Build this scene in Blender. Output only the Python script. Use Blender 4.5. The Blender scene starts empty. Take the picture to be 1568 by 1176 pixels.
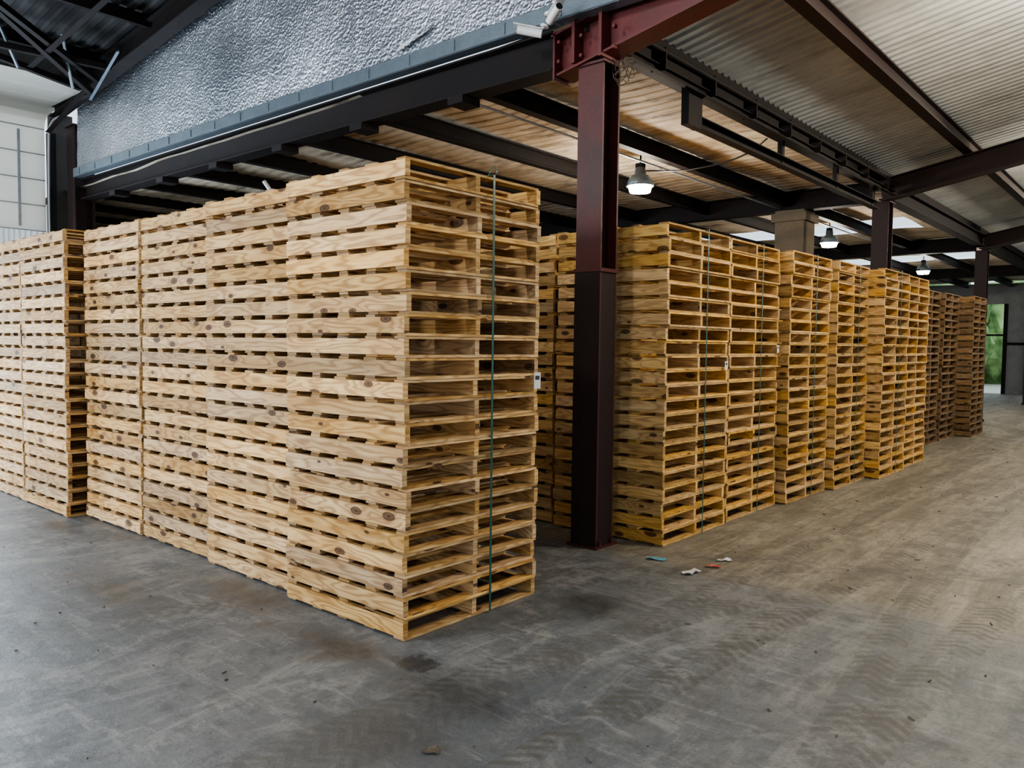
import bpy, math, random, bmesh
from mathutils import Vector, Matrix, noise
random.seed(7)
R = math.radians
scene = bpy.context.scene
try:
    scene.view_settings.view_transform = 'AgX'
    scene.view_settings.look = 'AgX - Medium High Contrast'
except Exception: pass

# ------------------------------------------------------------------ materials
def new_mat(name):
    m = bpy.data.materials.new(name); m.use_nodes = True
    nt = m.node_tree
    b = nt.nodes["Principled BSDF"]
    return m, nt, b
def N(nt, typ, **kw):
    n = nt.nodes.new(typ)
    for k, v in kw.items():
        if k.startswith("i_"):
            n.inputs[k[2:].replace("_", " ")].default_value = v
        else: setattr(n, k, v)
    return n
def L(nt, a, b): nt.links.new(a, b)
def ramp(nt, fac, stops):
    r = nt.nodes.new("ShaderNodeValToRGB")
    el = r.color_ramp.elements
    while len(el) < len(stops): el.new(0.5)
    for e, (p, c) in zip(el, stops):
        e.position = p; e.color = (*c, 1) if len(c) == 3 else c
    L(nt, fac, r.inputs[0]); return r.outputs[0]
def mix(nt, fac, a, b, mode='MIX'):
    m = nt.nodes.new("ShaderNodeMix"); m.data_type = 'RGBA'; m.blend_type = mode
    for s, v in ((m.inputs[0], fac), (m.inputs[6], a), (m.inputs[7], b)):
        if isinstance(v, bpy.types.NodeSocket): L(nt, v, s)
        elif isinstance(v, (int, float)): s.default_value = v
        else: s.default_value = (*v, 1)
    return m.outputs[2]
def math_(nt, op, a, b=0.0, clamp=False):
    m = nt.nodes.new("ShaderNodeMath"); m.operation = op; m.use_clamp = clamp
    for s, v in ((m.inputs[0], a), (m.inputs[1], b)):
        if isinstance(v, bpy.types.NodeSocket): L(nt, v, s)
        else: s.default_value = v
    return m.outputs[0]
def _ma(nt, a, k, c):
    m = nt.nodes.new("ShaderNodeMath"); m.operation = 'MULTIPLY_ADD'
    L(nt, a, m.inputs[0]); m.inputs[1].default_value = k; m.inputs[2].default_value = c
    return m.outputs[0]
def step(nt, v, a, b):
    return ramp(nt, v, [(a, (0, 0, 0)), (b, (1, 1, 1))])
G3 = lambda g: (g, g, g)

def wood_mat(name, pale, mid, dark, knot, endgrain=False):
    m, nt, b = new_mat(name)
    uv = N(nt, "ShaderNodeUVMap"); uv.uv_map = "UVMap"
    def mp(sx, sy):
        k = N(nt, "ShaderNodeMapping"); k.inputs["Scale"].default_value = (sx, sy, 1)
        L(nt, uv.outputs[0], k.inputs[0]); return k.outputs[0]
    vo = N(nt, "ShaderNodeTexVoronoi", i_Scale=1.0); vo.voronoi_dimensions = '2D'
    L(nt, mp(3.2, 7.0), vo.inputs["Vector"])
    sep = N(nt, "ShaderNodeSeparateColor"); L(nt, vo.outputs["Color"], sep.inputs[0])
    has = math_(nt, 'GREATER_THAN', sep.outputs[0], 0.64)
    size = _ma(nt, sep.outputs[1], 0.17, 0.07)
    rel = math_(nt, 'DIVIDE', vo.outputs["Distance"], size)
    kn = ramp(nt, rel, [(0.0, G3(1)), (0.5, G3(.75)), (0.72, G3(.95)), (0.88, G3(.35)), (1.0, G3(0))])
    kn = math_(nt, 'MULTIPLY', kn, has)
    halo = math_(nt, 'MULTIPLY', ramp(nt, math_(nt, 'MULTIPLY', vo.outputs["Distance"], 1.6), [(0.0, G3(1)), (1.0, G3(0))]), has)
    n1 = N(nt, "ShaderNodeTexNoise", i_Scale=1.0, i_Detail=2.0, i_Roughness=0.5); L(nt, mp(1.2, 8), n1.inputs["Vector"])
    ph = math_(nt, 'ADD', math_(nt, 'MULTIPLY', n1.outputs[0], 56.0), math_(nt, 'MULTIPLY', halo, 9.0))
    rings = _ma(nt, math_(nt, 'SINE', ph), 0.5, 0.5)
    rings = math_(nt, 'POWER', rings, 2.0)
    fine = N(nt, "ShaderNodeTexNoise", i_Scale=1.0, i_Detail=5.0, i_Roughness=0.65); L(nt, mp(5, 150), fine.inputs["Vector"])
    bl = N(nt, "ShaderNodeTexNoise", i_Scale=1.0, i_Detail=3.0); L(nt, mp(2.2, 7), bl.inputs["Vector"])
    col = mix(nt, step(nt, bl.outputs[0], .35, .65), pale, mid)
    col = mix(nt, math_(nt, 'MULTIPLY', rings, 0.60), col, dark)
    col = mix(nt, math_(nt, 'MULTIPLY', math_(nt, 'SUBTRACT', fine.outputs[0], 0.42, True), 1.4), col, dark)
    col = mix(nt, math_(nt, 'MULTIPLY', halo, .30), col, dark)
    col = mix(nt, kn, col, knot)
    at = N(nt, "ShaderNodeAttribute"); at.attribute_name = "tint"
    s2 = N(nt, "ShaderNodeSeparateColor"); L(nt, at.outputs["Color"], s2.inputs[0])
    hsv = N(nt, "ShaderNodeHueSaturation")
    L(nt, col, hsv.inputs["Color"])
    k = .62 if endgrain else 1.0
    L(nt, _ma(nt, s2.outputs[0], 0.80*k, 0.62*k), hsv.inputs["Value"])
    L(nt, _ma(nt, s2.outputs[1], 0.26, 0.88), hsv.inputs["Saturation"])
    L(nt, hsv.outputs[0], b.inputs["Base Color"])
    b.inputs["Roughness"].default_value = 0.75
    b.inputs["Specular IOR Level"].default_value = 0.25
    bp = N(nt, "ShaderNodeBump", i_Strength=0.3, i_Distance=0.004); L(nt, fine.outputs[0], bp.inputs["Height"]); L(nt, bp.outputs[0], b.inputs["Normal"])
    return m
PALE_C = ((.69, .485, .250), (.56, .355, .155), (.23, .11, .038), (.045, .018, .009))  # paler pine: the left row's cool light is put into the colour
WARM_C = ((.65, .44, .185), (.54, .33, .115), (.25, .125, .04), (.05, .02, .008))  # more orange pine: the right row's warm light is put into the colour
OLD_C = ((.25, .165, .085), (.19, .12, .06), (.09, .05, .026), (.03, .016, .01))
WOOD_PALE = wood_mat("pine_wood_pale", *PALE_C); WOOD_PALE_E = wood_mat("pine_end_grain_pale", *PALE_C, True)
WOOD_WARM = wood_mat("pine_wood_warm", *WARM_C); WOOD_WARM_E = wood_mat("pine_end_grain_warm", *WARM_C, True)
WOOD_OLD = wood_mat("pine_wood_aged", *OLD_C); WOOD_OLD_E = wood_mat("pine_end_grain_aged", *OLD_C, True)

def paint_mat(name, base, rust, rough=0.55, metallic=0.0, scale=3.0, amount=0.5, spec=.4):
    m, nt, b = new_mat(name)
    tc = N(nt, "ShaderNodeTexCoord")
    n = N(nt, "ShaderNodeTexNoise", i_Scale=scale, i_Detail=8.0, i_Roughness=0.7); L(nt, tc.outputs["Object"], n.inputs["Vector"])
    f = step(nt, n.outputs[0], .45, .72)
    col = mix(nt, math_(nt, 'MULTIPLY', f, amount), base, rust)
    n2 = N(nt, "ShaderNodeTexNoise", i_Scale=scale * 9, i_Detail=4.0); L(nt, tc.outputs["Object"], n2.inputs["Vector"])
    col = mix(nt, math_(nt, 'MULTIPLY', n2.outputs[0], 0.35), col, tuple(c * 0.45 for c in base))
    L(nt, col, b.inputs["Base Color"])
    b.inputs["Roughness"].default_value = rough; b.inputs["Metallic"].default_value = metallic
    b.inputs["Specular IOR Level"].default_value = spec
    bp = N(nt, "ShaderNodeBump", i_Strength=0.15, i_Distance=0.01); L(nt, n2.outputs[0], bp.inputs["Height"]); L(nt, bp.outputs[0], b.inputs["Normal"])
    return m
RED = paint_mat("red_oxide_paint", (.080, .017, .015), (.030, .019, .015), 0.5, amount=.95)
RED_BRIGHT = paint_mat("red_oxide_paint_fresh", (.12, .018, .018), (.045, .018, .015), 0.5, amount=.8)
DARK = paint_mat("dark_steel", (.010, .008, .0085), (.026, .014, .009), 0.7, spec=.2)
DARKRED = paint_mat("dark_maroon_steel", (.022, .010, .010), (.020, .014, .011), 0.6, spec=.3)
GALV = paint_mat("galvanized_steel", (.20, .25, .29), (.12, .14, .16), 0.4, 0.6, 5)
BLACK = paint_mat("black_plastic", (.012, .012, .013), (.02, .02, .02), 0.4)
WHITE = paint_mat("white_enamel", (.75, .76, .76), (.5, .5, .48), 0.4)
SIDING = paint_mat("white_siding", (.75, .76, .76), (.6, .6, .58), 0.6, 0, .5)
PIPEM = paint_mat("pale_conduit", (.35, .37, .40), (.2, .2, .2), 0.4, .3)
WALLM = paint_mat("grimy_wall_sheet", (.08, .08, .08), (.05, .04, .035), 0.8)
WALLG = paint_mat("grey_wall_panel", (.24, .25, .25), (.12, .11, .10), 0.8)
TANCOL = paint_mat("dusty_concrete", (.13, .105, .075), (.08, .06, .045), 0.85)
PAPER = paint_mat("paper_white", (.7, .7, .68), (.5, .5, .47), 0.7)
GREENSTRAP = paint_mat("green_strap", (.015, .09, .07), (.03, .13, .10), 0.35)
ENDG = paint_mat("dark_grit", (.10, .08, .06), (.16, .12, .08), .8)

WHITEPANEL, nt, b = new_mat("white_door_panel")
tc = N(nt, "ShaderNodeTexCoord")
n = N(nt, "ShaderNodeTexNoise", i_Scale=1.2, i_Detail=6.0); L(nt, tc.outputs["Object"], n.inputs["Vector"])
L(nt, mix(nt, n.outputs[0], (.9, .9, .88), (.8, .79, .75)), b.inputs["Base Color"]); b.inputs["Roughness"].default_value = .5
tr = N(nt, "ShaderNodeBsdfTranslucent"); tr.inputs[0].default_value = (.95, .94, .88, 1)
ms = N(nt, "ShaderNodeMixShader"); ms.inputs[0].default_value = .7
L(nt, b.outputs[0], ms.inputs[1]); L(nt, tr.outputs[0], ms.inputs[2]); L(nt, ms.outputs[0], nt.nodes["Material Output"].inputs[0])

def corr_mat(name, c1, c2, stain, met, rough, amt):
    m, nt, b = new_mat(name)
    tc = N(nt, "ShaderNodeTexCoord")
    n = N(nt, "ShaderNodeTexNoise", i_Scale=0.9, i_Detail=7.0, i_Roughness=0.65); L(nt, tc.outputs["Object"], n.inputs["Vector"])
    n2 = N(nt, "ShaderNodeTexNoise", i_Scale=3.0, i_Detail=8.0, i_Roughness=0.7)
    mp = N(nt, "ShaderNodeMapping"); mp.inputs["Scale"].default_value = (.5, 1.2, 1); L(nt, tc.outputs["Object"], mp.inputs[0]); L(nt, mp.outputs[0], n2.inputs["Vector"])
    col = mix(nt, step(nt, n.outputs[0], .35, .65), c1, c2)
    f = step(nt, n2.outputs[0], .50, .68)
    col = mix(nt, math_(nt, 'MULTIPLY', f, amt), col, stain)
    sx = N(nt, "ShaderNodeSeparateXYZ"); L(nt, tc.outputs["Object"], sx.inputs[0])
    fr = math_(nt, 'FRACT', math_(nt, 'DIVIDE', sx.outputs[1], 1.05))
    col = mix(nt, math_(nt, 'MULTIPLY', math_(nt, 'LESS_THAN', fr, .02), .5), col, stain)
    L(nt, col, b.inputs["Base Color"]); b.inputs["Roughness"].default_value = rough; b.inputs["Metallic"].default_value = met
    return m
ROOFG = corr_mat("corrugated_roof_grey", (.60, .62, .63), (.44, .455, .46), (.22, .215, .20), .3, .40, .45)
ROOFT = corr_mat("stained_roof_tan", (.64, .58, .48), (.36, .29, .20), (.11, .072, .044), .0, .8, .85)
ROOFD = corr_mat("dark_roof", (.025, .025, .027), (.018, .018, .02), (.01, .01, .01), .0, .85, .7)

FOIL, nt, b = new_mat("bubble_foil_insulation")
tc = N(nt, "ShaderNodeTexCoord")
v = N(nt, "ShaderNodeTexVoronoi", i_Scale=30.0); L(nt, tc.outputs["Object"], v.inputs["Vector"])
mp = N(nt, "ShaderNodeMapping"); mp.inputs["Scale"].default_value = (1.0, 1, 2.2); L(nt, tc.outputs["Object"], mp.inputs[0])
n = N(nt, "ShaderNodeTexNoise", i_Scale=14.0, i_Detail=4.0, i_Roughness=0.6, i_Distortion=.4); L(nt, mp.outputs[0], n.inputs["Vector"])
n3 = N(nt, "ShaderNodeTexNoise", i_Scale=0.7, i_Detail=4.0); L(nt, tc.outputs["Object"], n3.inputs["Vector"])
L(nt, mix(nt, step(nt, n3.outputs[0], .35, .65), (.66, .70, .76), (.36, .39, .44)), b.inputs["Base Color"])
b.inputs["Metallic"].default_value = .92; b.inputs["Roughness"].default_value = 0.34
b1 = N(nt, "ShaderNodeBump", i_Strength=0.7, i_Distance=0.012); L(nt, v.outputs["Distance"], b1.inputs["Height"])
b2 = N(nt, "ShaderNodeBump", i_Strength=0.6, i_Distance=0.020); L(nt, n.outputs[0], b2.inputs["Height"]); L(nt, b1.outputs[0], b2.inputs["Normal"])
L(nt, b2.outputs[0], b.inputs["Normal"])

# floor
FLOORM, nt, b = new_mat("worn_concrete_floor")
tc = N(nt, "ShaderNodeTexCoord"); P = tc.outputs["Object"]
sx = N(nt, "ShaderNodeSeparateXYZ"); L(nt, P, sx.inputs[0])
def noi(sc, det, ro, dist=0.0, mpg=None):
    q = N(nt, "ShaderNodeTexNoise", i_Scale=sc, i_Detail=det, i_Roughness=ro, i_Distortion=dist)
    if mpg:
        k = N(nt, "ShaderNodeMapping"); k.inputs["Scale"].default_value = mpg[0]; k.inputs["Rotation"].default_value = (0, 0, R(mpg[1])); L(nt, P, k.inputs[0]); L(nt, k.outputs[0], q.inputs["Vector"])
    else: L(nt, P, q.inputs["Vector"])
    return q.outputs[0]
big = noi(.5, 6.0, .6); med = noi(3.0, 10.0, .74); fin = noi(11.0, 10.0, .8); gr = noi(70.0, 4.0, .7)
trk = noi(1.0, 9.0, .74, .8, ((3.2, .55, 1), 12))
trk2 = noi(1.0, 9.0, .76, 1.2, ((2.6, .9, 1), -35))
trk3 = noi(1.0, 8.0, .75, .5, ((14, 1.6, 1), 20))
trk4 = noi(1.0, 8.0, .75, .5, ((1.8, 10, 1), -25))
grey = mix(nt, step(nt, big, .38, .62), (.120, .134, .144), (.180, .190, .196))
grey = mix(nt, math_(nt, 'MULTIPLY', step(nt, trk2, .49, .60), .55), grey, (.33, .33, .315))
grey = mix(nt, math_(nt, 'MULTIPLY', step(nt, trk4, .54, .62), .50), grey, (.34, .34, .33))
grey = mix(nt, math_(nt, 'MULTIPLY', step(nt, med, .50, .60), .55), grey, (.070, .076, .080))
dust = mix(nt, step(nt, trk, .42, .58), (.20, .182, .142), (.37, .335, .265))
dust = mix(nt, math_(nt, 'MULTIPLY', step(nt, trk3, .46, .58), .55), dust, (.13, .12, .10))
dust = mix(nt, math_(nt, 'MULTIPLY', step(nt, med, .50, .62), .45), dust, (.16, .148, .12))
edge = math_(nt, 'ADD', sx.outputs[1], math_(nt, 'MULTIPLY', math_(nt, 'SUBTRACT', med, .5), .7))
mr = N(nt, "ShaderNodeMapRange"); mr.inputs[1].default_value = 5.25; mr.inputs[2].default_value = 5.6; L(nt, edge, mr.inputs[0])
col = mix(nt, mr.outputs[0], grey, dust)
mrx = N(nt, "ShaderNodeMapRange"); mrx.inputs[1].default_value = -3.4; mrx.inputs[2].default_value = -0.3; L(nt, sx.outputs[0], mrx.inputs[0])
ov = math_(nt, 'MULTIPLY', step(nt, trk, .44, .60), .45)
col = mix(nt, math_(nt, 'MULTIPLY', ov, mrx.outputs[0]), col, (.29, .275, .24))
def track(x0, slope, curv, w, k):
    yy = math_(nt, 'SUBTRACT', sx.outputs[1], 5.0)
    cx = math_(nt, 'ADD', _ma(nt, yy, slope, x0), math_(nt, 'MULTIPLY', math_(nt, 'MULTIPLY', yy, yy), curv))
    d = math_(nt, 'SUBTRACT', sx.outputs[0], cx)
    inside = math_(nt, 'LESS_THAN', math_(nt, 'ABSOLUTE', d), w)
    tread = math_(nt, 'GREATER_THAN', math_(nt, 'SINE', math_(nt, 'ADD', math_(nt, 'MULTIPLY', sx.outputs[1], 75.0), math_(nt, 'MULTIPLY', math_(nt, 'ABSOLUTE', d), 60.0))), -.1)
    return math_(nt, 'MULTIPLY', math_(nt, 'MULTIPLY', inside, _ma(nt, tread, .75, .25)), math_(nt, 'MULTIPLY', step(nt, med, .40, .54), k))
tk = None
for a in ((-1.9, .05, .004, .12, .75), (-.95, .05, .004, .12, .75), (-1.3, -.10, .012, .11, .65), (-.2, -.12, .012, .11, .65), (.1, -.22, .03, .12, .6), (-2.5, .02, -.002, .10, .6), (-4.5, 1.6, .18, .2, .6), (-2.2, .35, .05, .12, .6), (-3.3, .9, .12, .14, .6)):
    t_ = track(*a); tk = t_ if tk is None else math_(nt, 'MAXIMUM', tk, t_)
col = mix(nt, tk, col, (.095, .09, .08))
def joint(axis, pos, w=0.008):
    d = math_(nt, 'ABSOLUTE', math_(nt, 'SUBTRACT', sx.outputs[axis], pos))
    return math_(nt, 'LESS_THAN', d, w)
j = math_(nt, 'MAXIMUM', joint(1, 5.40), math_(nt, 'MAXIMUM', joint(1, 13.4), joint(0, 1.2)))
col = mix(nt, math_(nt, 'MULTIPLY', math_(nt, 'MULTIPLY', j, step(nt, med, .35, .5)), .5), col, (.06, .055, .05))
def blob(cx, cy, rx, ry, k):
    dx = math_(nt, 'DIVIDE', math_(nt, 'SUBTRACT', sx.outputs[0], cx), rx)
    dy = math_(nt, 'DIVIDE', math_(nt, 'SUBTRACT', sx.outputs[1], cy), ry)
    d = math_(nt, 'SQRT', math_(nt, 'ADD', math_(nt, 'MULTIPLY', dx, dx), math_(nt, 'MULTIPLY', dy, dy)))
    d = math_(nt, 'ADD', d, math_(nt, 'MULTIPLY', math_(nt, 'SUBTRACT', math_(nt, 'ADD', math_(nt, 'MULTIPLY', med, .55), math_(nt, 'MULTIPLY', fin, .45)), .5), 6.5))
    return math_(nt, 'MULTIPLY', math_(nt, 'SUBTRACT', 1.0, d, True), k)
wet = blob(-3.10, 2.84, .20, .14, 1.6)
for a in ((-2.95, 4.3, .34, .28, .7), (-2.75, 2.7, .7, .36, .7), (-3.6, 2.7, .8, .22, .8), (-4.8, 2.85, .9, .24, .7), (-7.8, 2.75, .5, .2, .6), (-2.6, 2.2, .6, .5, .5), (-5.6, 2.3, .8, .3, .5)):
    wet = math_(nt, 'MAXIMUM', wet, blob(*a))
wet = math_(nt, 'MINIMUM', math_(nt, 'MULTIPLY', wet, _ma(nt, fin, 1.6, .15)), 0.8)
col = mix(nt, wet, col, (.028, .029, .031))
col = mix(nt, math_(nt, 'MULTIPLY', step(nt, fin, .50, .60), .50), col, (.075, .075, .073))
col = mix(nt, math_(nt, 'MULTIPLY', step(nt, fin, .42, .34), .0), col, (.3, .3, .3))
col = mix(nt, math_(nt, 'MULTIPLY', math_(nt, 'SUBTRACT', gr, .45, True), 1.4), col, (.04, .04, .04))
L(nt, col, b.inputs["Base Color"])
rr = math_(nt, 'ADD', _ma(nt, wet, -.3, .33), math_(nt, 'MULTIPLY', med, .36)); L(nt, rr, b.inputs["Roughness"])
b.inputs["Specular IOR Level"].default_value = 0.5
bp = N(nt, "ShaderNodeBump", i_Strength=0.4, i_Distance=0.014); L(nt, med, bp.inputs["Height"])
bp2 = N(nt, "ShaderNodeBump", i_Strength=0.6, i_Distance=0.008); L(nt, fin, bp2.inputs["Height"]); L(nt, bp.outputs[0], bp2.inputs["Normal"])
L(nt, bp2.outputs[0], b.inputs["Normal"])

def emis(name, col, s):
    m, nt, b = new_mat(name)
    b.inputs["Emission Color"].default_value = (*col, 1); b.inputs["Emission Strength"].default_value = s
    b.inputs["Base Color"].default_value = (*col, 1)
    return m
LEDM = emis("led_lens", (1, .96, .88), 40)
SKYP, nt, b = new_mat("translucent_roof_panel")
tr = N(nt, "ShaderNodeBsdfTranslucent"); tr.inputs[0].default_value = (.85, .88, .85, 1)
L(nt, tr.outputs[0], nt.nodes["Material Output"].inputs[0])
LEAF, nt, b = new_mat("foliage")
tc = N(nt, "ShaderNodeTexCoord")
n = N(nt, "ShaderNodeTexNoise", i_Scale=3.0, i_Detail=8.0); L(nt, tc.outputs["Object"], n.inputs["Vector"])
L(nt, ramp(nt, n.outputs[0], [(.35, (.07, .15, .04)), (.65, (.36, .52, .22))]), b.inputs["Base Color"]); b.inputs["Roughness"].default_value = .8
GRASS, nt, b = new_mat("outside_ground")
tc = N(nt, "ShaderNodeTexCoord")
n = N(nt, "ShaderNodeTexNoise", i_Scale=.4, i_Detail=8.0); L(nt, tc.outputs["Object"], n.inputs["Vector"])
L(nt, mix(nt, n.outputs[0], (.62, .60, .56), (.46, .47, .41)), b.inputs["Base Color"])

# ------------------------------------------------------------------ mesh helpers
def link(ob, parent=None):
    scene.collection.objects.link(ob)
    if parent: ob.parent = parent
    return ob
def mesh_ob(name, verts, faces, mat, parent=None, smooth=False):
    me = bpy.data.meshes.new(name); me.from_pydata(verts, [], faces); me.update()
    me.materials.append(mat)
    if smooth:
        for p in me.polygons: p.use_smooth = True
    return link(bpy.data.objects.new(name, me), parent)
class MB:
    def __init__(s): s.v = []; s.f = []; s.m = []
    def box(s, x0, x1, y0, y1, z0, z1, mi=0):
        k = len(s.v)
        s.v += [(x0,y0,z0),(x1,y0,z0),(x1,y1,z0),(x0,y1,z0),(x0,y0,z1),(x1,y0,z1),(x1,y1,z1),(x0,y1,z1)]
        s.f += [tuple(k+i for i in f) for f in ((0,3,2,1),(4,5,6,7),(0,1,5,4),(1,2,6,5),(2,3,7,6),(3,0,4,7))]
        s.m += [mi]*6
    def prism(s, prof, p0, p1, up=(0,0,1), mi=0):
        p0 = Vector(p0); p1 = Vector(p1); d = (p1-p0).normalized(); up = Vector(up)
        r = d.cross(up).normalized(); u = r.cross(d).normalized()
        k = len(s.v); n = len(prof)
        for p in (p0, p1):
            for a, b_ in prof: s.v.append(tuple(p + r*a + u*b_))
        for i in range(n):
            j = (i+1) % n
            s.f.append((k+i, k+j, k+n+j, k+n+i)); s.m.append(mi)
        s.f.append(tuple(k+i for i in reversed(range(n)))); s.m.append(mi)
        s.f.append(tuple(k+n+i for i in range(n))); s.m.append(mi)
    def ibeam(s, p0, p1, h, w, up=(0,0,1), t=0.018, mi=0):
        a, c = w/2, h/2; q = t*0.7
        s.prism([(-a,-c),(a,-c),(a,-c+t),(q,-c+t),(q,c-t),(a,c-t),(a,c),(-a,c),(-a,c-t),(-q,c-t),(-q,-c+t),(-a,-c+t)], p0, p1, up, mi)
    def chan(s, p0, p1, h, w, up=(0,0,1), t=0.01, mi=0):
        s.prism([(0,-h/2),(w,-h/2),(w,-h/2+t),(t,-h/2+t),(t,h/2-t),(w,h/2-t),(w,h/2),(0,h/2)], p0, p1, up, mi)
    def angle(s, p0, p1, w=0.05, up=(0,0,1), t=0.006, mi=0):
        s.prism([(0,0),(w,0),(w,t),(t,t),(t,w),(0,w)], p0, p1, up, mi)
    def rod(s, p0, p1, r, n=10, mi=0):
        d = (Vector(p1)-Vector(p0)).normalized()
        up = (0,0,1) if abs(d.z) < .95 else (0,1,0)
        s.prism([(r*math.cos(2*math.pi*i/n), r*math.sin(2*math.pi*i/n)) for i in range(n)], p0, p1, up, mi)
    def ob(s, name, mats, parent=None):
        me = bpy.data.meshes.new(name); me.from_pydata(s.v, [], s.f); me.update()
        if not isinstance(mats, (list, tuple)): mats = [mats]
        for m in mats: me.materials.append(m)
        me.polygons.foreach_set("material_index", s.m)
        bm = bmesh.new(); bm.from_mesh(me); bmesh.ops.recalc_face_normals(bm, faces=bm.faces); bm.to_mesh(me); bm.free()
        return link(bpy.data.objects.new(name, me), parent)
def curve(name, pts, r, mat, parent=None, res=3):
    cu = bpy.data.curves.new(name, 'CURVE'); cu.dimensions = '3D'; cu.bevel_depth = r; cu.bevel_resolution = res
    sp = cu.splines.new('BEZIER'); sp.bezier_points.add(len(pts)-1)
    for bp_, p in zip(sp.bezier_points, pts):
        bp_.co = p; bp_.handle_left_type = bp_.handle_right_type = 'AUTO'
    cu.materials.append(mat)
    return link(bpy.data.objects.new(name, cu), parent)

# ------------------------------------------------------------------ pallet stacks
SL, SW = 1.16, 1.20
NLV, PITCH, DT = 22, 0.1255, 0.0165
def stack_mesh(name, mats, seed, levels=NLV):
    rnd = random.Random(seed)
    V, F, UV, T, MI = [], [], [], [], []
    FC = ((0,3,2,1),(4,5,6,7),(0,1,5,4),(1,2,6,5),(2,3,7,6),(3,0,4,7))
    FN = (2,2,1,0,1,0)
    def board(x0,x1,y0,y1,z0,z1, ax, dx, dy, rot, br):
        k = len(V); c = [(x0,y0,z0),(x1,y0,z0),(x1,y1,z0),(x0,y1,z0),(x0,y0,z1),(x1,y0,z1),(x1,y1,z1),(x0,y1,z1)]
        ou, ov = rnd.uniform(0, 90), rnd.uniform(0, 90)
        t = (min(1, max(0, rnd.gauss(.5, .22) + br)), rnd.random(), rnd.random(), 1)
        cs, sn = math.cos(rot), math.sin(rot)
        for p in c:
            V.append((p[0]*cs-p[1]*sn+dx, p[0]*sn+p[1]*cs+dy, p[2])); T.append(t)
        for f, nrm in zip(FC, FN):
            F.append(tuple(k+i for i in f)); MI.append(1 if (nrm == ax and ax == 1) else 0)
            for i in f:
                p = c[i]
                if nrm == ax:
                    o = [q for q in (0,1,2) if q != ax]; UV.append((p[o[0]]*.3+ou, p[o[1]]*1.5+ov))
                else:
                    o = [q for q in (0,1,2) if q not in (ax, nrm)][0]; UV.append((p[ax]+ou, p[o]+ov))
    hx, hy = SL/2, SW/2
    lean = (rnd.uniform(-.02, .02), rnd.uniform(-.015, .015))
    for l in range(levels):
        z = l*PITCH
        dx = rnd.gauss(0, .006) + lean[0]*l/levels; dy = rnd.gauss(0, .005) + lean[1]*l/levels
        rot = rnd.gauss(0, .003); br = rnd.gauss(0, .06)
        zs0, zs1 = z+DT, z+PITCH-DT
        for yc in (-hy+.019, 0, hy-.019):
            e = rnd.uniform(-.004, .004)
            board(-hx+e, hx+e, yc-.019, yc+.019, zs0, zs1, 0, dx, dy, rot, br)
        xsb = [-hx+.045+i*(SL-.09)/4 for i in range(5)]
        for za, zb in ((zs1, z+PITCH-.0008), (z+.0008, zs0)):
            for i, xc in enumerate(xsb):
                w = .088 if i in (0, 4) else rnd.choice([.088, .088, .11])
                ww = w/2 + rnd.uniform(-.004, .003)
                e0 = rnd.uniform(.003, .022); e1 = rnd.uniform(.0, .010)
                j = rnd.uniform(-.004, .004) if i in (0, 4) else rnd.uniform(-.014, .014)
                board(xc-ww+j, xc+ww+j, -hy+e0, hy-e1, za, zb, 1, dx, dy, rot, br+.05)
    me = bpy.data.meshes.new(name); me.from_pydata(V, [], F); me.update()
    uvl = me.uv_layers.new(name="UVMap")
    uvl.data.foreach_set("uv", [c for uv in UV for c in uv])
    ca = me.color_attributes.new("tint", 'FLOAT_COLOR', 'POINT')
    ca.data.foreach_set("color", [c for t in T for c in t])
    for m in mats: me.materials.append(m)
    me.polygons.foreach_set("material_index", MI)
    return me
pale = [stack_mesh("pallet_stack_pale%d" % i, (WOOD_PALE, WOOD_PALE_E), 10+i) for i in range(5)]
warm = [stack_mesh("pallet_stack_warm%d" % i, (WOOD_WARM, WOOD_WARM_E), 40+i) for i in range(4)]
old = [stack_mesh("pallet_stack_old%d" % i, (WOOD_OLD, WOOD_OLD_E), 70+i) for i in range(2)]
def put(me, x1, y0, rot=0):
    o = bpy.data.objects.new("wooden_pallet_stack", me)
    o.location = (x1-SL/2, y0+SW/2, 0.002); o.rotation_euler[2] = rot
    return link(o)
first = put(pale[0], -3.37, 2.985)
put(pale[1], -4.550, 3.055)
put(pale[2], -5.735, 3.10)
put(pale[3], -6.925, 3.09)
put(pale[4], -8.135, 2.93)
put(pale[1], -9.32, 2.93)
put(pale[2], -10.50, 2.95)
ys = [5.90, 7.15, 8.43, 9.69, 10.94, 12.16]
xs = [-3.375, -3.395, -3.30, -3.22, -3.06, -3.09]
aisle = [put(warm[i % 4], x, y, (0, .004, -.006, .004, 0, .003)[i]) for i, (x, y) in enumerate(zip(xs, ys))]
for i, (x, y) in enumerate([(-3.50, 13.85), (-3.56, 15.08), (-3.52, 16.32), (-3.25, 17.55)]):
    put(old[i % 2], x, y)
for i, x in enumerate((-4.60, -5.78, -6.97, -8.16)):
    for jn, y in enumerate((5.95, 7.2, 8.45, 9.70, 10.95)):
        if x < -6 and jn > 2: continue
        put(warm[(i+jn+1) % 4] if i or jn else warm[2], x, y)
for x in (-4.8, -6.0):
    for y in (15.08, 16.32, 17.55): put(old[0], x, y)

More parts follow.
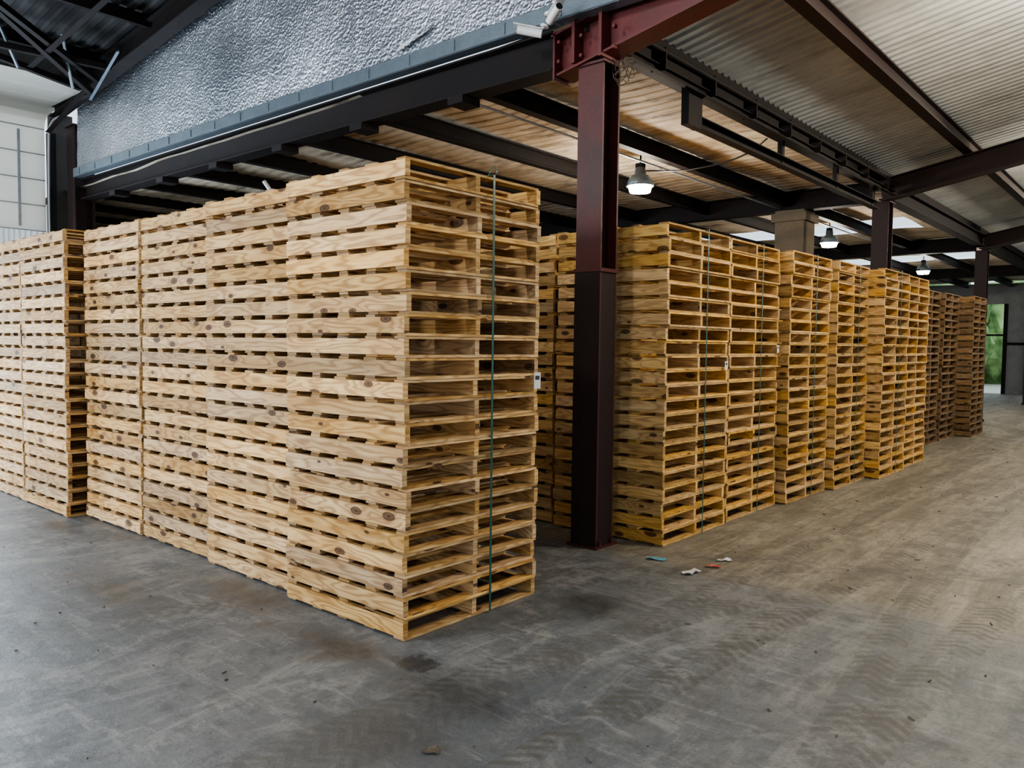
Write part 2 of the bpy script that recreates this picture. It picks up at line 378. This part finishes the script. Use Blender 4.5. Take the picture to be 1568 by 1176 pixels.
def strap(stack, y, x1):
    s = MB(); H = NLV*PITCH
    s.box(x1+.022, x1+.024, y-.009, y+.009, .01, H+.012)
    s.box(x1-SL-.03, x1-SL-.028, y-.009, y+.009, .01, H+.012)
    s.box(x1-SL-.03, x1+.024, y-.009, y+.009, H+.010, H+.012)
    o = s.ob("strap", GREENSTRAP); o.parent = stack; o.matrix_parent_inverse = Matrix.Translation(stack.location).inverted()
    return o
strap(first, 3.70, -3.37)
t = curve("strap_tail", [(-3.40, 3.70, 2.775), (-3.42, 3.78, 2.85), (-3.5, 3.86, 2.80), (-3.55, 3.80, 2.778)], .003, GREENSTRAP)
t.parent = first; t.matrix_parent_inverse = Matrix.Translation(first.location).inverted()
for o, x, y in list(zip(aisle, xs, ys))[:5]:
    strap(o, y+.70, x)
def label(stack, x, y, z, w=.06, h=.09):
    s = MB(); s.box(x, x+.0015, y, y+w, z, z+h); s.box(x+.0015, x+.002, y+.012, y+w-.012, z+h*.55, z+h*.8, 1)
    o = s.ob("shipping_label", [PAPER, BLACK]); o.parent = stack; o.matrix_parent_inverse = Matrix.Translation(stack.location).inverted()
label(first, -3.350, 4.12, 1.42, .07, .11)
label(aisle[0], -3.350, 6.98, 1.50, .06, .08)
label(aisle[1], -3.370, 8.26, 1.66, .05, .08)

# ------------------------------------------------------------------ floor & shell
s = MB(); s.box(-26, 9, -10, 36, -.2, 0); s.ob("floor", FLOORM)
s = MB(); s.box(-80, 60, -60, 110, -.3, -.2); s.ob("outside_ground", GRASS)

def corrugated(name, x0, x1, y0, y1, zf, per, amp, mat, skip=None, nx=8, sag=.012):
    V, F = [], []
    prof = [(0, 0), (.35, 0), (.5, 1), (.85, 1)]
    ysl = []
    y = y0
    while y < y1:
        for a, h in prof: ysl.append((y+a*per, h*amp))
        y += per
    for (yy, h) in ysl:
        for i in range(nx+1):
            x = x0+(x1-x0)*i/nx
            V.append((x, yy, zf(x)+h+noise.noise((x*.9, yy*.6, 1))*sag))
    for r in range(len(ysl)-1):
        for i in range(nx):
            cx = x0+(x1-x0)*(i+.5)/nx
            if skip and skip(cx, ysl[r][0]): continue
            k = r*(nx+1)+i
            F.append((k, k+1, k+nx+2, k+nx+1))
    return mesh_ob(name, V, F, mat)
zr = lambda x: 4.62 + .19*(x+3.87)
corrugated("ceiling_aisle", -3.97, 7, 5.45, 36, zr, .15, .026, ROOFG)
zl = lambda x: 4.42 + .012*(x+3.87)
skyl = [(-9.9, -4.6, 17.6, 19.2), (-9.9, -4.6, 24.8, 26.6), (-9.9, -4.6, 31, 33)]
def skipL(x, y): return any(a < x < b_ and c < y < d for a, b_, c, d in skyl)
corrugated("ceiling_low", -26, -3.87, 5.45, 36, zl, .20, .007, ROOFT, skipL, 60, .05)
for a, b_, c, d in skyl:
    mesh_ob("skylight_panel", [(a-.3, c-.1, zl(a)+.08), (b_+.3, c-.1, zl(b_)+.08), (b_+.3, d+.2, zl(b_)+.08), (a-.3, d+.2, zl(a)+.08)], [(0, 1, 2, 3)], SKYP)
zh = lambda x: 5.75 + .115*(x+14.3)
corrugated("ceiling_hall", -15.2, 7, -10, 5.5, zh, .2, .025, ROOFD)
s = MB(); s.box(-3.96, -3.93, 5.5, 36, 4.33, 4.66); s.ob("trim_1", DARK)

s = MB()
s.box(-15.2, -15.05, -10, -1.0, 0, 5.6); s.box(-15.2, -15.05, 5.25, 5.6, 0, 5.6)
s.ob("wall_left", WALLM)
s = MB(); s.box(-26, -25.85, 5.5, 36, 0, 4.1); s.ob("wall_low_bay", WALLM)
s = MB(); s.box(-25.8, -15.25, 5.35, 5.5, 0, 4.1)
for i in range(35): s.box(-25.7+i*.3, -25.64+i*.3, 5.32, 5.35, 0, 4.1)
s.ob("wall_low_bay_south", SIDING)
s = MB()
s.box(-25.8, -6.75, 35.9, 36.05, 0, 4.3); s.box(-6.75, 7, 35.9, 36.05, 3.5, 4.3); s.box(-5.55, -4.75, 35.9, 36.05, 0, 3.5)
s.ob("wall_back", WALLG)
s = MB(); s.box(-6.75, -6.65, 35.75, 35.88, 0, 3.5); s.box(-5.62, -5.5, 35.75, 35.88, 0, 3.5); s.box(-4.85, -4.7, 35.6, 35.88, 0, 3.9); s.box(-5.5, -4.85, 35.85, 35.88, 1.9, 2.0); s.box(-6.65, -5.62, 35.8, 35.86, 2.25, 2.32); s.ob("door_2_frame", DARK)
s = MB(); s.box(7, 7.15, 31, 36, 0, 6.6); s.box(7, 7.15, -10, 31, 4.6, 6.6); s.box(7, 7.15, -10, -6, 0, 4.6); s.ob("wall_right", WALLM)
s = MB(); s.box(-15.2, 7, -10.2, -10.05, 4.6, 5.7); s.box(-15.2, -13, -10.2, -10.05, 0, 4.6); s.box(4, 7, -10.2, -10.05, 0, 4.6); s.ob("wall_front", WALLM)

s = MB()
for i in range(4):
    z0 = 3.55 + i*.43
    s.box(-15.02, -14.97, -1.0, 5.12, z0, z0+.42)
pp = [(-15.0, 5.27), (-14.93, 5.42), (-14.80, 5.50), (-14.45, 5.52)]
for (xa, za), (xb, zb) in zip(pp[:-1], pp[1:]):
    s.prism([(0, -.02), (6.12, -.02), (6.12, .02), (0, .02)], (xa, 5.12, za), (xb, 5.12, zb)) 
for i in range(3):
    s.box(-14.45+i*.55, -14.45+i*.55+.54, -1.0, 5.0, 5.50, 5.54)
dr = s.ob("door_1", WHITEPANEL)
s = MB()
for i in range(5):
    s.box(-14.965, -14.955, -1.0, 5.12, 3.55+i*.43-.014, 3.55+i*.43+.004)
for k in range(5): s.box(-14.965, -14.94, .3+k*1.1, .34+k*1.1, 3.6, 5.2)
s.ob("hinges", PIPEM, dr)
tr_ = MB(); tr_.box(-14.93, -14.80, 5.13, 5.24, 0, 5.2)
o = tr_.ob("door_track", BLACK)
curve("curved_rail", [(-14.85, 5.16, 5.1), (-14.75, 5.15, 5.36), (-14.3, 5.12, 5.46), (-12.9, 5.1, 5.48)], .03, BLACK, o)
curve("conduit", [(-14.72, 5.10, .2), (-14.72, 5.10, 5.0), (-14.6, 5.08, 5.25), (-14.0, 5.08, 5.35)], .018, PIPEM, o)

# ------------------------------------------------------------------ steel frame
def column(x, y, z1, mat=RED, w=.25):
    s = MB()
    s.ibeam((x, y, .015), (x, y, z1), w, w, up=(0, 1, 0), t=.02)
    s.box(x-w*.62, x+w*.62, y-w*.62, y+w*.62, 0, .02)
    s.box(x-w*.6, x+w*.6, y-w*.6, y+w*.6, z1-.02, z1)
    for dx in (-.145, .145):
        for dy in (-.09, .09): s.rod((x+dx, y+dy, .02), (x+dx, y+dy, .06), .012, 6)
    s.box(x-w*.55, x+w*.55, y-w*.56, y-w*.5, 2.33, 2.36)
    s.box(x+w*.5, x+w*.56, y-w*.55, y+w*.55, 2.33, 2.36)
    s.box(x-w*.515, x+w*.515, y-w*.53, y-w*.5, .02, 2.33, 1)
    s.box(x+w*.46, x+w*.49, y-w*.46, y+w*.46, .02, 2.33, 1)
    return s.ob("steel_column", [mat, DARKRED])
column(-3.87, 5.58, 4.05, RED)
for y in (13.58, 21.5, 29.4): column(-3.87, y, 4.05, DARKRED)
column(-14.45, 5.5, 5.3, DARKRED, w=.32)
for y in (21.5, 29.4): column(-14.45, y, 4.05, DARKRED)
s = MB(); s.box(-5.55, -5.05, 13.35, 13.85, 0, 4.05); s.box(-5.6, -5.0, 13.3, 13.9, 3.86, 4.0); s.ob("concrete_pillar", TANCOL)

s = MB(); s.ibeam((-14.25, 5.52, 4.225), (-4.25, 5.52, 4.225), .33, .22)
for x in (-13, -11.4, -9.9, -8.4, -6.9, -5.4):
    s.box(x-.10, x+.10, 5.40, 5.64, 3.99, 4.06)
s.ob("steel_girder", DARK)
s = MB()
s.ibeam((-4.22, 5.52, 4.17), (7, 5.52, 4.225+.19*11.2), .36, .24)
s.box(-4.23, -4.21, 5.40, 5.64, 3.97, 4.37)
s.box(-4.02, -3.99, 5.38, 5.66, 4.06, 4.40); s.box(-3.75, -3.72, 5.38, 5.66, 4.06, 4.42)
for x in (-4.15, -3.92, -3.60):
    for z in (4.10, 4.26): s.rod((x, 5.37, z), (x, 5.41, z), .016, 6)
s.ob("red_roof_beam", RED_BRIGHT)
s = MB()
for y in (13.58, 21.5, 29.4):
    s.ibeam((-3.9, y, 4.23), (7, y, 4.23+.19*10.9), .34, .22)
s.ob("roof_rafters", DARKRED)
s = MB()
for y in (13.58, 21.5, 29.4):
    s.ibeam((-25.8, y, 4.22), (-4.0, y, 4.22), .33, .22)
s.ob("low_bay_girders", DARK)
s = MB()
for x in (-2.67, -.5, 1.7, 3.9, 6):
    s.ibeam((x, 5.66, zr(x)-.11), (x, 35.8, zr(x)-.11), .19, .14)
s.ob("aisle_purlins", DARKRED)
s = MB()
for i in range(13):
    x = -5.4-1.5*i
    s.ibeam((x, 5.66, 4.25), (x, 35.8, 4.25), .2, .12)
s.ob("low_bay_purlins", DARK)

s = MB()
s.ibeam((-3.87, 5.72, 4.33), (-3.87, 13.45, 4.33), .2, .2)
s.ibeam((-3.87, 13.7, 4.25), (-3.87, 21.4, 4.25), .26, .2)
s.ibeam((-3.87, 21.6, 4.25), (-3.87, 35.8, 4.25), .26, .2)
s.chan((-3.70, 5.72, 4.16), (-3.70, 13.45, 4.16), .07, .05)
s.chan((-3.82, 7.1, 3.90), (-3.82, 12.9, 3.90), .11, .10)
s.rod((-3.62, 5.72, 4.30), (-3.62, 13.4, 4.30), .022)
for y in (7.15, 9.3, 11.2, 12.8):
    s.box(-3.86, -3.80, y, y+.07, 3.86, 4.28)
s.box(-3.80, -3.72, 6.85, 7.12, 3.83, 4.25)
for i in range(8): s.box(-3.75, -3.60, 6.2+i*.95, 6.22+i*.95, 4.14, 4.33)
s.ob("eave_girder", DARK)
cb = curve("electrical_cable", [(-5.85, 9.5, 4.12), (-5.0, 9.4, 4.02), (-4.2, 9.3, 4.10), (-3.95, 9.2, 4.2)], .010, BLACK)
curve("conduit_run", [(-5.55, 5.7, 4.12), (-5.55, 12, 4.12), (-5.55, 20, 4.12)], .014, PIPEM, cb)

s = MB()
def zraf(x): return zh(x)-.30
s.ibeam((-14.4, 5.10, zraf(-14.4)+.06), (6.9, 5.10, zraf(6.9)), .28, .2)
s.ibeam((-12.6, 1.2, zraf(-12.6)), (6.9, 1.2, zraf(6.9)), .4, .22)
s.ibeam((-12.6, -3.5, zraf(-12.6)), (6.9, -3.5, zraf(6.9)), .4, .22)
for x in (-12.5, -11, -9.5, -8, -6.5, -5, -3.5, -2, 0, 2, 4):
    s.chan((x, -9.8, zh(x)-.09), (x, 5.3, zh(x)-.09), .16, .07)
for a, b_ in (((-12.6, 5.0, 5.35), (-11.2, 3.0, 5.95)), ((-12.8, 4.9, 5.45), (-12.2, 1.3, 5.8)), ((-12.0, 5.0, 5.6), (-12.6, 1.3, 5.6)),
              ((-14.2, 4.95, 5.05), (-12.6, 4.95, 5.45)), ((-12.4, 5.0, 5.5), (-10.5, 2.2, 6.05)), ((-12.7, 4.2, 5.55), (-8.0, 4.2, 6.0)), ((-12.7, 3.2, 5.55), (-8.0, 3.2, 6.0))):
    s.angle(a, b_, .08)
s.ob("hall_roof_frame", DARK)
s = MB()
s.angle((-12.7, 5.0, 5.30), (-11.6, 4.95, 5.75), .04); s.angle((-12.3, 4.6, 5.3), (-12.1, 4.4, 5.95), .035)
s.angle((-12.3, 3.9, 5.4), (-12.15, 3.6, 5.95), .03)
s.ob("galvanized_brace", GALV)

V, F = [], []
nx, nz = 420, 60
X0, X1, Z0, Z1 = -14.2, 6.9, 4.50, 8.2
for j_ in range(nz+1):
    for i in range(nx+1):
        x = X0+(X1-X0)*i/nx; z = Z0+(min(zh(x)-.03, Z1)-Z0)*j_/nz
        y = 5.36 + .030*noise.noise((x*.9, z*1.2, 0)) + .005*noise.noise((x*5, z*6, 3))
        q = (x+14.2) % 1.22
        if q < .07: y -= .010
        V.append((x, y, z))
for j_ in range(nz):
    for i in range(nx):
        k = j_*(nx+1)+i; F.append((k, k+1, k+nx+2, k+nx+1))
foil = mesh_ob("foil_insulation_wall", V, F, FOIL, smooth=True)
mesh_ob("torn_flap", [(-6.15, 5.31, 4.60), (-5.9, 5.27, 4.64), (-5.7, 5.24, 4.70), (-5.60, 5.26, 4.76), (-5.75, 5.30, 4.74), (-6.1, 5.32, 4.65)], [(0, 1, 2, 3, 4, 5)], WHITE, foil)
s = MB()
s.prism([(0, 0), (.012, 0), (.012, .13), (.05, .16), (.05, .17), (0, .14)], (6.9, 5.30, 4.41), (-14.25, 5.30, 4.41))
s.box(-14.25, 6.9, 5.30, 5.42, 4.405, 4.415)
for i in range(33): s.box(-14.0+i*.62, -13.985+i*.62, 5.29, 5.30, 4.43, 4.53)
s.ob("galvanized_rail", GALV)

def seccam(x, y, z, yaw):
    e = bpy.data.objects.new("security_camera", None); link(e); e.location = (x, y, z); e.rotation_euler = (R(-12), 0, yaw); e.scale = (.8, .8, .8)
    s = MB(); s.rod((0, -.14, 0), (0, .12, 0), .042, 20, 0); s.rod((0, -.142, 0), (0, -.10, 0), .036, 20, 1)
    s.box(-.045, .045, -.19, .10, .038, .048, 0); s.rod((0, .06, -.01), (0, .13, .08), .016, 10, 0); s.rod((0, .13, .07), (0, .13, .095), .045, 16, 0)
    s.ob("body", [WHITE, BLACK], e)
seccam(-4.28, 5.16, 4.31, R(-55)); seccam(-4.02, 5.14, 4.38, R(60))

pts = []
for i in range(30): pts.append((-3.66+random.uniform(-.08, .08), 5.66+random.uniform(-.09, .09), 4.0+random.uniform(-.12, .12)))
curve("wire_tangle", pts, .0035, TANCOL, None, 1)

s = MB(); s.rod((-10.6, 6.6, 4.1), (-10.1, 7.0, 3.2), .03); s.ob("white_brace_pipe", WHITE)
s = MB(); s.ibeam((-10.9, 8.2, 0), (-10.9, 8.2, 4.15), .15, .15, up=(1, 0, 0)); s.ob("steel_post", DARK)

# ------------------------------------------------------------------ high-bay lamps
def highbay(x, y, z, ztop, power, col=(1, .90, .76)):
    e = bpy.data.objects.new("high_bay_lamp", None); link(e); e.location = (x, y, z)
    V, F = [], []; n = 28
    prof = [(.05, .26), (.07, .25), (.08, .16), (.13, .14), (.17, .07), (.19, 0), (.182, 0), (.16, .065), (.12, .13)]
    for r, h in prof:
        for i in range(n):
            a = 2*math.pi*i/n; V.append((r*math.cos(a), r*math.sin(a), h))
    for k in range(len(prof)-1):
        for i in range(n):
            F.append((k*n+i, k*n+(i+1) % n, (k+1)*n+(i+1) % n, (k+1)*n+i))
    F.append(tuple(range(n)))
    mesh_ob("housing", V, F, GALV, e, True)
    me = [(.168*math.cos(2*math.pi*i/n), .168*math.sin(2*math.pi*i/n), .02) for i in range(n)] + [(.14*math.cos(2*math.pi*i/n), .14*math.sin(2*math.pi*i/n), -.08) for i in range(n)]
    mesh_ob("lens", me, [(i, (i+1) % n, n+(i+1) % n, n+i) for i in range(n)] + [tuple(range(n, 2*n))], LEDM, e, True)
    s = MB(); s.rod((0, 0, .26), (0, 0, ztop-z), .012); s.box(-.05, .05, -.05, .05, .25, .31); s.ob("stem", DARK, e)
    ld = bpy.data.lights.new("bulb", 'POINT'); ld.energy = power; ld.color = col; ld.shadow_soft_size = .12
    lo = bpy.data.objects.new("bulb", ld); link(lo, e); lo.location = (0, 0, -.24)
for y in (9.45, 16.9, 24.5): highbay(-5.85, y, 3.90, 4.36, 170)
for y in (7.6, 14.5, 22): highbay(-.2, y, 4.75, 5.28, 520, (1, .87, .68))
for x, y in ((-8.5, -1.5), (-1.0, -1.5), (-4.0, 1.9)): highbay(x, y, 5.3, zh(x)-.02, 180, (.97, .98, 1))  # unseen hall lamps, added to brighten the foreground floor

def area(name, loc, target, sx_, sy_, power, col):
    ld = bpy.data.lights.new(name, 'AREA'); ld.shape = 'RECTANGLE'; ld.size = sx_; ld.size_y = sy_; ld.energy = power; ld.color = col
    o = bpy.data.objects.new(name, ld); link(o); o.location = loc
    o.rotation_euler = (Vector(target)-Vector(loc)).to_track_quat('-Z', 'Y').to_euler()
area("daylight_front_opening", (-9.0, -9.7, 2.9), (-8, 3, 1.0), 9, 3.4, 1450, (.93, .96, 1))
area("daylight_left_door", (-14.7, 1.8, 1.8), (-8, 1.8, 1.0), 5.5, 3.4, 1050, (.74, .87, 1))

# ------------------------------------------------------------------ floor litter
def scrap(x, y, w, h, a, mat, nm="paper_scrap"):
    V = []
    for j_ in range(4):
        for i in range(5):
            px, py = (i/4-.5)*w, (j_/3-.5)*h
            V.append((px+random.uniform(-.1, .1)*w*.4, py+random.uniform(-.1, .1)*h*.4, .006+abs(random.gauss(0, .008))))
    F = [(j_*5+i, j_*5+i+1, j_*5+i+6, j_*5+i+5) for j_ in range(3) for i in range(4)]
    o = mesh_ob(nm, V, F, mat); o.location = (x, y, 0.0); o.rotation_euler[2] = a
CY = paint_mat("cyan_wrapper", (.1, .4, .55), (.5, .6, .6)); RD = paint_mat("red_wrapper", (.5, .08, .06), (.5, .3, .2))
scrap(-3.20, 5.53, .15, .07, .3, CY, "candy_wrapper"); scrap(-2.81, 5.38, .16, .07, 1.4, PAPER); scrap(-2.76, 5.64, .11, .05, .5, RD, "candy_wrapper")
scrap(-2.78, 5.86, .13, .04, .9, PAPER); scrap(-2.36, 2.25, .07, .05, .6, TANCOL, "dry_leaf")
s = MB()
for i in range(600):
    x = random.uniform(-11, 3); y = random.uniform(.5, 16)
    a = random.uniform(0, 3.14); l = random.choice([.008, .01, .012, .02, .04]) * random.uniform(.5, 1.1)
    if y > 2.8 and x < -2.9: continue
    s.angle((x, y, .001), (x+math.cos(a)*l, y+math.sin(a)*l, .003), random.uniform(.003, .008), mi=random.choice([0, 0, 1]))
s.ob("floor_debris", [ENDG, TANCOL])

# ------------------------------------------------------------------ outdoors
for i in range(16):
    bm = bmesh.new(); bmesh.ops.create_icosphere(bm, subdivisions=4, radius=1)
    for v_ in bm.verts:
        n_ = noise.noise(v_.co*2.2+Vector((i, 0, 0)))*.35 + noise.noise(v_.co*6+Vector((0, i, 0)))*.16
        v_.co *= 1+n_
    me = bpy.data.meshes.new("tree"); bm.to_mesh(me); bm.free(); me.materials.append(LEAF)
    e = bpy.data.objects.new("tree", None); link(e)
    if i < 10: e.location = (-16+i*2.6, 50+random.uniform(-2, 3), -.2)
    else: e.location = (-60-random.uniform(0, 3), -6+(i-10)*5, -.2)
    o = bpy.data.objects.new("crown", me); link(o, e); o.location = (0, 0, 2.7); o.scale = (2.4, 2.4, 3.0)
    s = MB(); s.rod((0, 0, 0), (0, 0, 2), .2); s.ob("trunk", DARKRED, e)

# ------------------------------------------------------------------ world
w = bpy.data.worlds.new("World"); scene.world = w; w.use_nodes = True
bg = w.node_tree.nodes["Background"]
sky = w.node_tree.nodes.new("ShaderNodeTexSky"); sky.sky_type = 'HOSEK_WILKIE'; sky.turbidity = 6; sky.sun_direction = Vector((.4, -.5, .75)).normalized()
mx = w.node_tree.nodes.new("ShaderNodeMix"); mx.data_type = 'RGBA'; mx.inputs[0].default_value = .6; mx.inputs[7].default_value = (.80, .9, 1, 1)
w.node_tree.links.new(sky.outputs[0], mx.inputs[6]); w.node_tree.links.new(mx.outputs[2], bg.inputs[0])
bg.inputs[1].default_value = 2.3

# ------------------------------------------------------------------ camera
cd = bpy.data.cameras.new("camera"); cd.sensor_width = 36; cd.lens = 1210/1568*36; cd.clip_end = 300
cam = bpy.data.objects.new("camera", cd); link(cam)
cam.matrix_world = Matrix.Translation((0, 0, 1.72)) @ Matrix.Rotation(R(40.7), 4, 'Z') @ Matrix.Rotation(R(90-2.9), 4, 'X') @ Matrix.Rotation(R(.67), 4, 'Z')
scene.camera = cam
